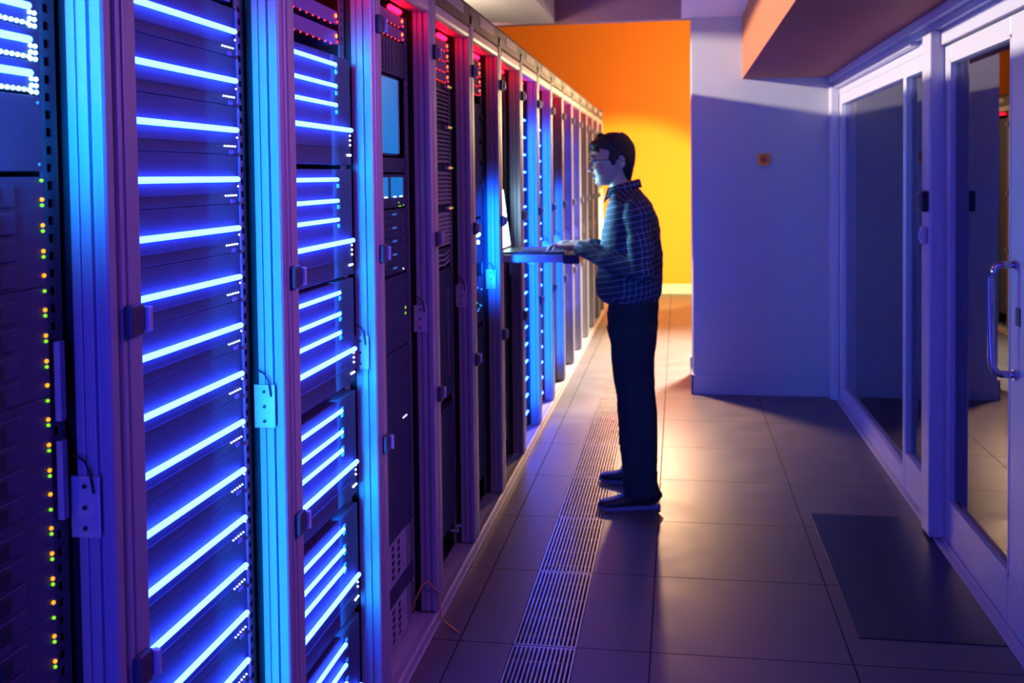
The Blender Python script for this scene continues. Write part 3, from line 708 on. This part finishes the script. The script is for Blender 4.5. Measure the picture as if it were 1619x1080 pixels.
# shoes
def shoe(heel, toe):
    heel=Vector(heel); d_=(Vector(toe)-heel).normalized(); side=Vector((0,0,1)).cross(d_); L=(Vector(toe)-heel).length/.295
    P=lambda u,w,z: heel+d_*(u*L)+side*w+Vector((0,0,z))
    m=MB(); sec=[(.004,.060,.026),(.015,.080,.034),(.045,.100,.038),(.08,.102,.039),(.115,.088,.040),(.155,.068,.043),(.20,.052,.048),(.245,.044,.047),(.275,.036,.036),(.290,.024,.020)]
    m.tube([P(u,0,.010+h/2) for u,h,w in sec],[h/2 for u,h,w in sec],20,rb=[w for u,h,w in sec])
    up=pchild(m,'shoe','shoe',.005,3)
    out=[(0,.022),(.01,.031),(.05,.036),(.11,.036),(.17,.043),(.22,.049),(.26,.045),(.285,.030),(.297,.010)]
    poly=[(u,w) for u,w in out]+[(u,-w) for u,w in reversed(out)]
    m=MB(); n=len(poly)
    rise=lambda u: .010*max(0,(u-.22)/.075)**2
    v=[]
    for zz,sc in ((0,.95),(.005,.99),(.013,1.0),(.017,.97)): v+=[P(u,w*sc,zz+rise(u)) for u,w in poly]
    fs=[(j*n+i,j*n+(i+1)%n,(j+1)*n+(i+1)%n,(j+1)*n+i) for j in range(3) for i in range(n)]+[tuple(range(n-1,-1,-1)),tuple(3*n+i for i in range(n))]
    m.add(v,fs); o=pchild(m,'sole','sole'); o.parent=up; 
    m=MB()
    for i,(u,z) in enumerate(((.118,.112),(.138,.104),(.158,.093),(.178,.082))):
        m.tube([P(u,-.026,z-.016),P(u,-.012,z-.001),P(u,0,z+.003),P(u,.012,z-.001),P(u,.026,z-.016)],.0028,8)
    for s_ in (-1,1): m.tube([P(.118,0,.115),P(.122,.012*s_,.128),P(.137,.024*s_,.120),P(.142,.028*s_,.100)],.0022,6)
    o=pchild(m,'laces','lace'); o.parent=up
shoe((-.096,4.905,0),(-.386,4.835,0)); shoe((-.124,5.255,0),(-.412,5.300,0))
# hair
m=MB()
m.loft([(1.556,-.256,-.228,CY,.036),(1.59,-.268,-.220,CY,.056),(1.62,-.278,-.213,CY,.068),(1.645,-.290,-.207,CY,.076),(1.672,-.318,-.204,CY,.080),(1.695,-.350,-.203,CY,.083),(1.708,-.384,-.204,CY,.083),(1.722,-.424,-.206,CY,.083),
 (1.740,-.430,-.211,CY,.083),(1.758,-.413,-.224,CY,.079),(1.780,-.383,-.250,CY,.064),(1.797,-.335,-.285,CY,.032)],n=36,e=2.1)
for s in (-1,1): m.tube([(-.312,CY+s*.070,1.70),(-.311,CY+s*.073,1.665),(-.308,CY+s*.072,1.636)],[.024,.018,.010],10,rb=[.008,.007,.005])
for i in range(260):
    u=random.random()*2*PI; w=random.random()
    z=1.66+.13*w**.8; rr=math.sqrt(max(0,1-((z-1.70)/.104)**2)) if z>1.70 else 1
    c=Vector((-.312+.108*rr*math.cos(u), CY+.083*rr*math.sin(u), z))
    if c.x<-.33 and c.z<1.705: continue
    nrm=Vector((math.cos(u)*rr,math.sin(u)*rr,(z-1.70)/.11+.15)).normalized()
    d_=Vector((-.5,.3*random.uniform(-1,1),.1+.5*random.uniform(-1,1)))+nrm*.22
    p0=c-nrm*.006; m.tube([p0,p0+d_*.016,p0+d_*.030-Vector((0,0,.004))],[.007,.005,.0022],6)
pchild(m,'hair','hair',.0038,1)
# brows, eyes, lips, glasses
m=MB()
for s in (-1,1): m.tube([(-.413,CY+s*.014,1.679),(-.418,CY+s*.028,1.684),(-.408,CY+s*.046,1.680)],[.003,.0042,.002],8)
pchild(m,'eyebrows','hair')
for s in (-1,1):
    e_=pchild(MB().ell((-.404,CY+s*.031,1.655),(.0115,.0125,.0095)),'eye','eye')
    q=pchild(MB().ell((-.4135,CY+s*.031,1.654),(.003,.0055,.0055)),'iris','iris'); q.parent=e_
pchild(MB().ell((-.4125,CY,1.5855),(.0075,.019,.0038)).ell((-.410,CY,1.579),(.0075,.017,.0042)),'lips','lip')
m=MB()
for s in (-1,1):
    c=(-.431,CY+s*.034,1.652)
    pts=[(c[0]+.004*abs(math.sin(t*2*PI/24)) ,c[1]+.025*math.cos(t*2*PI/24),c[2]+.017*math.sin(t*2*PI/24)) for t in range(25)]
    m.tube(pts,.0017,6,cap=False)
    m.tube([(-.429,CY+s*.059,1.658),(-.40,CY+s*.077,1.660),(-.33,CY+s*.085,1.661),(-.272,CY+s*.090,1.664),(-.258,CY+s*.088,1.648)],.0018,6)
m.tube([(-.431,CY-.010,1.656),(-.436,CY,1.660),(-.431,CY+.010,1.656)],.0016,6)
gs=pchild(m,'glasses','blackpl')
for s in (-1,1):
    m=MB(); m.tube([(-.4285,CY+s*.034,1.652),(-.4275,CY+s*.034,1.652)],.0165,20,rb=.0245,ref=(0,0,1)); o=pchild(m,'lens','glass',smooth=False); o.parent=gs
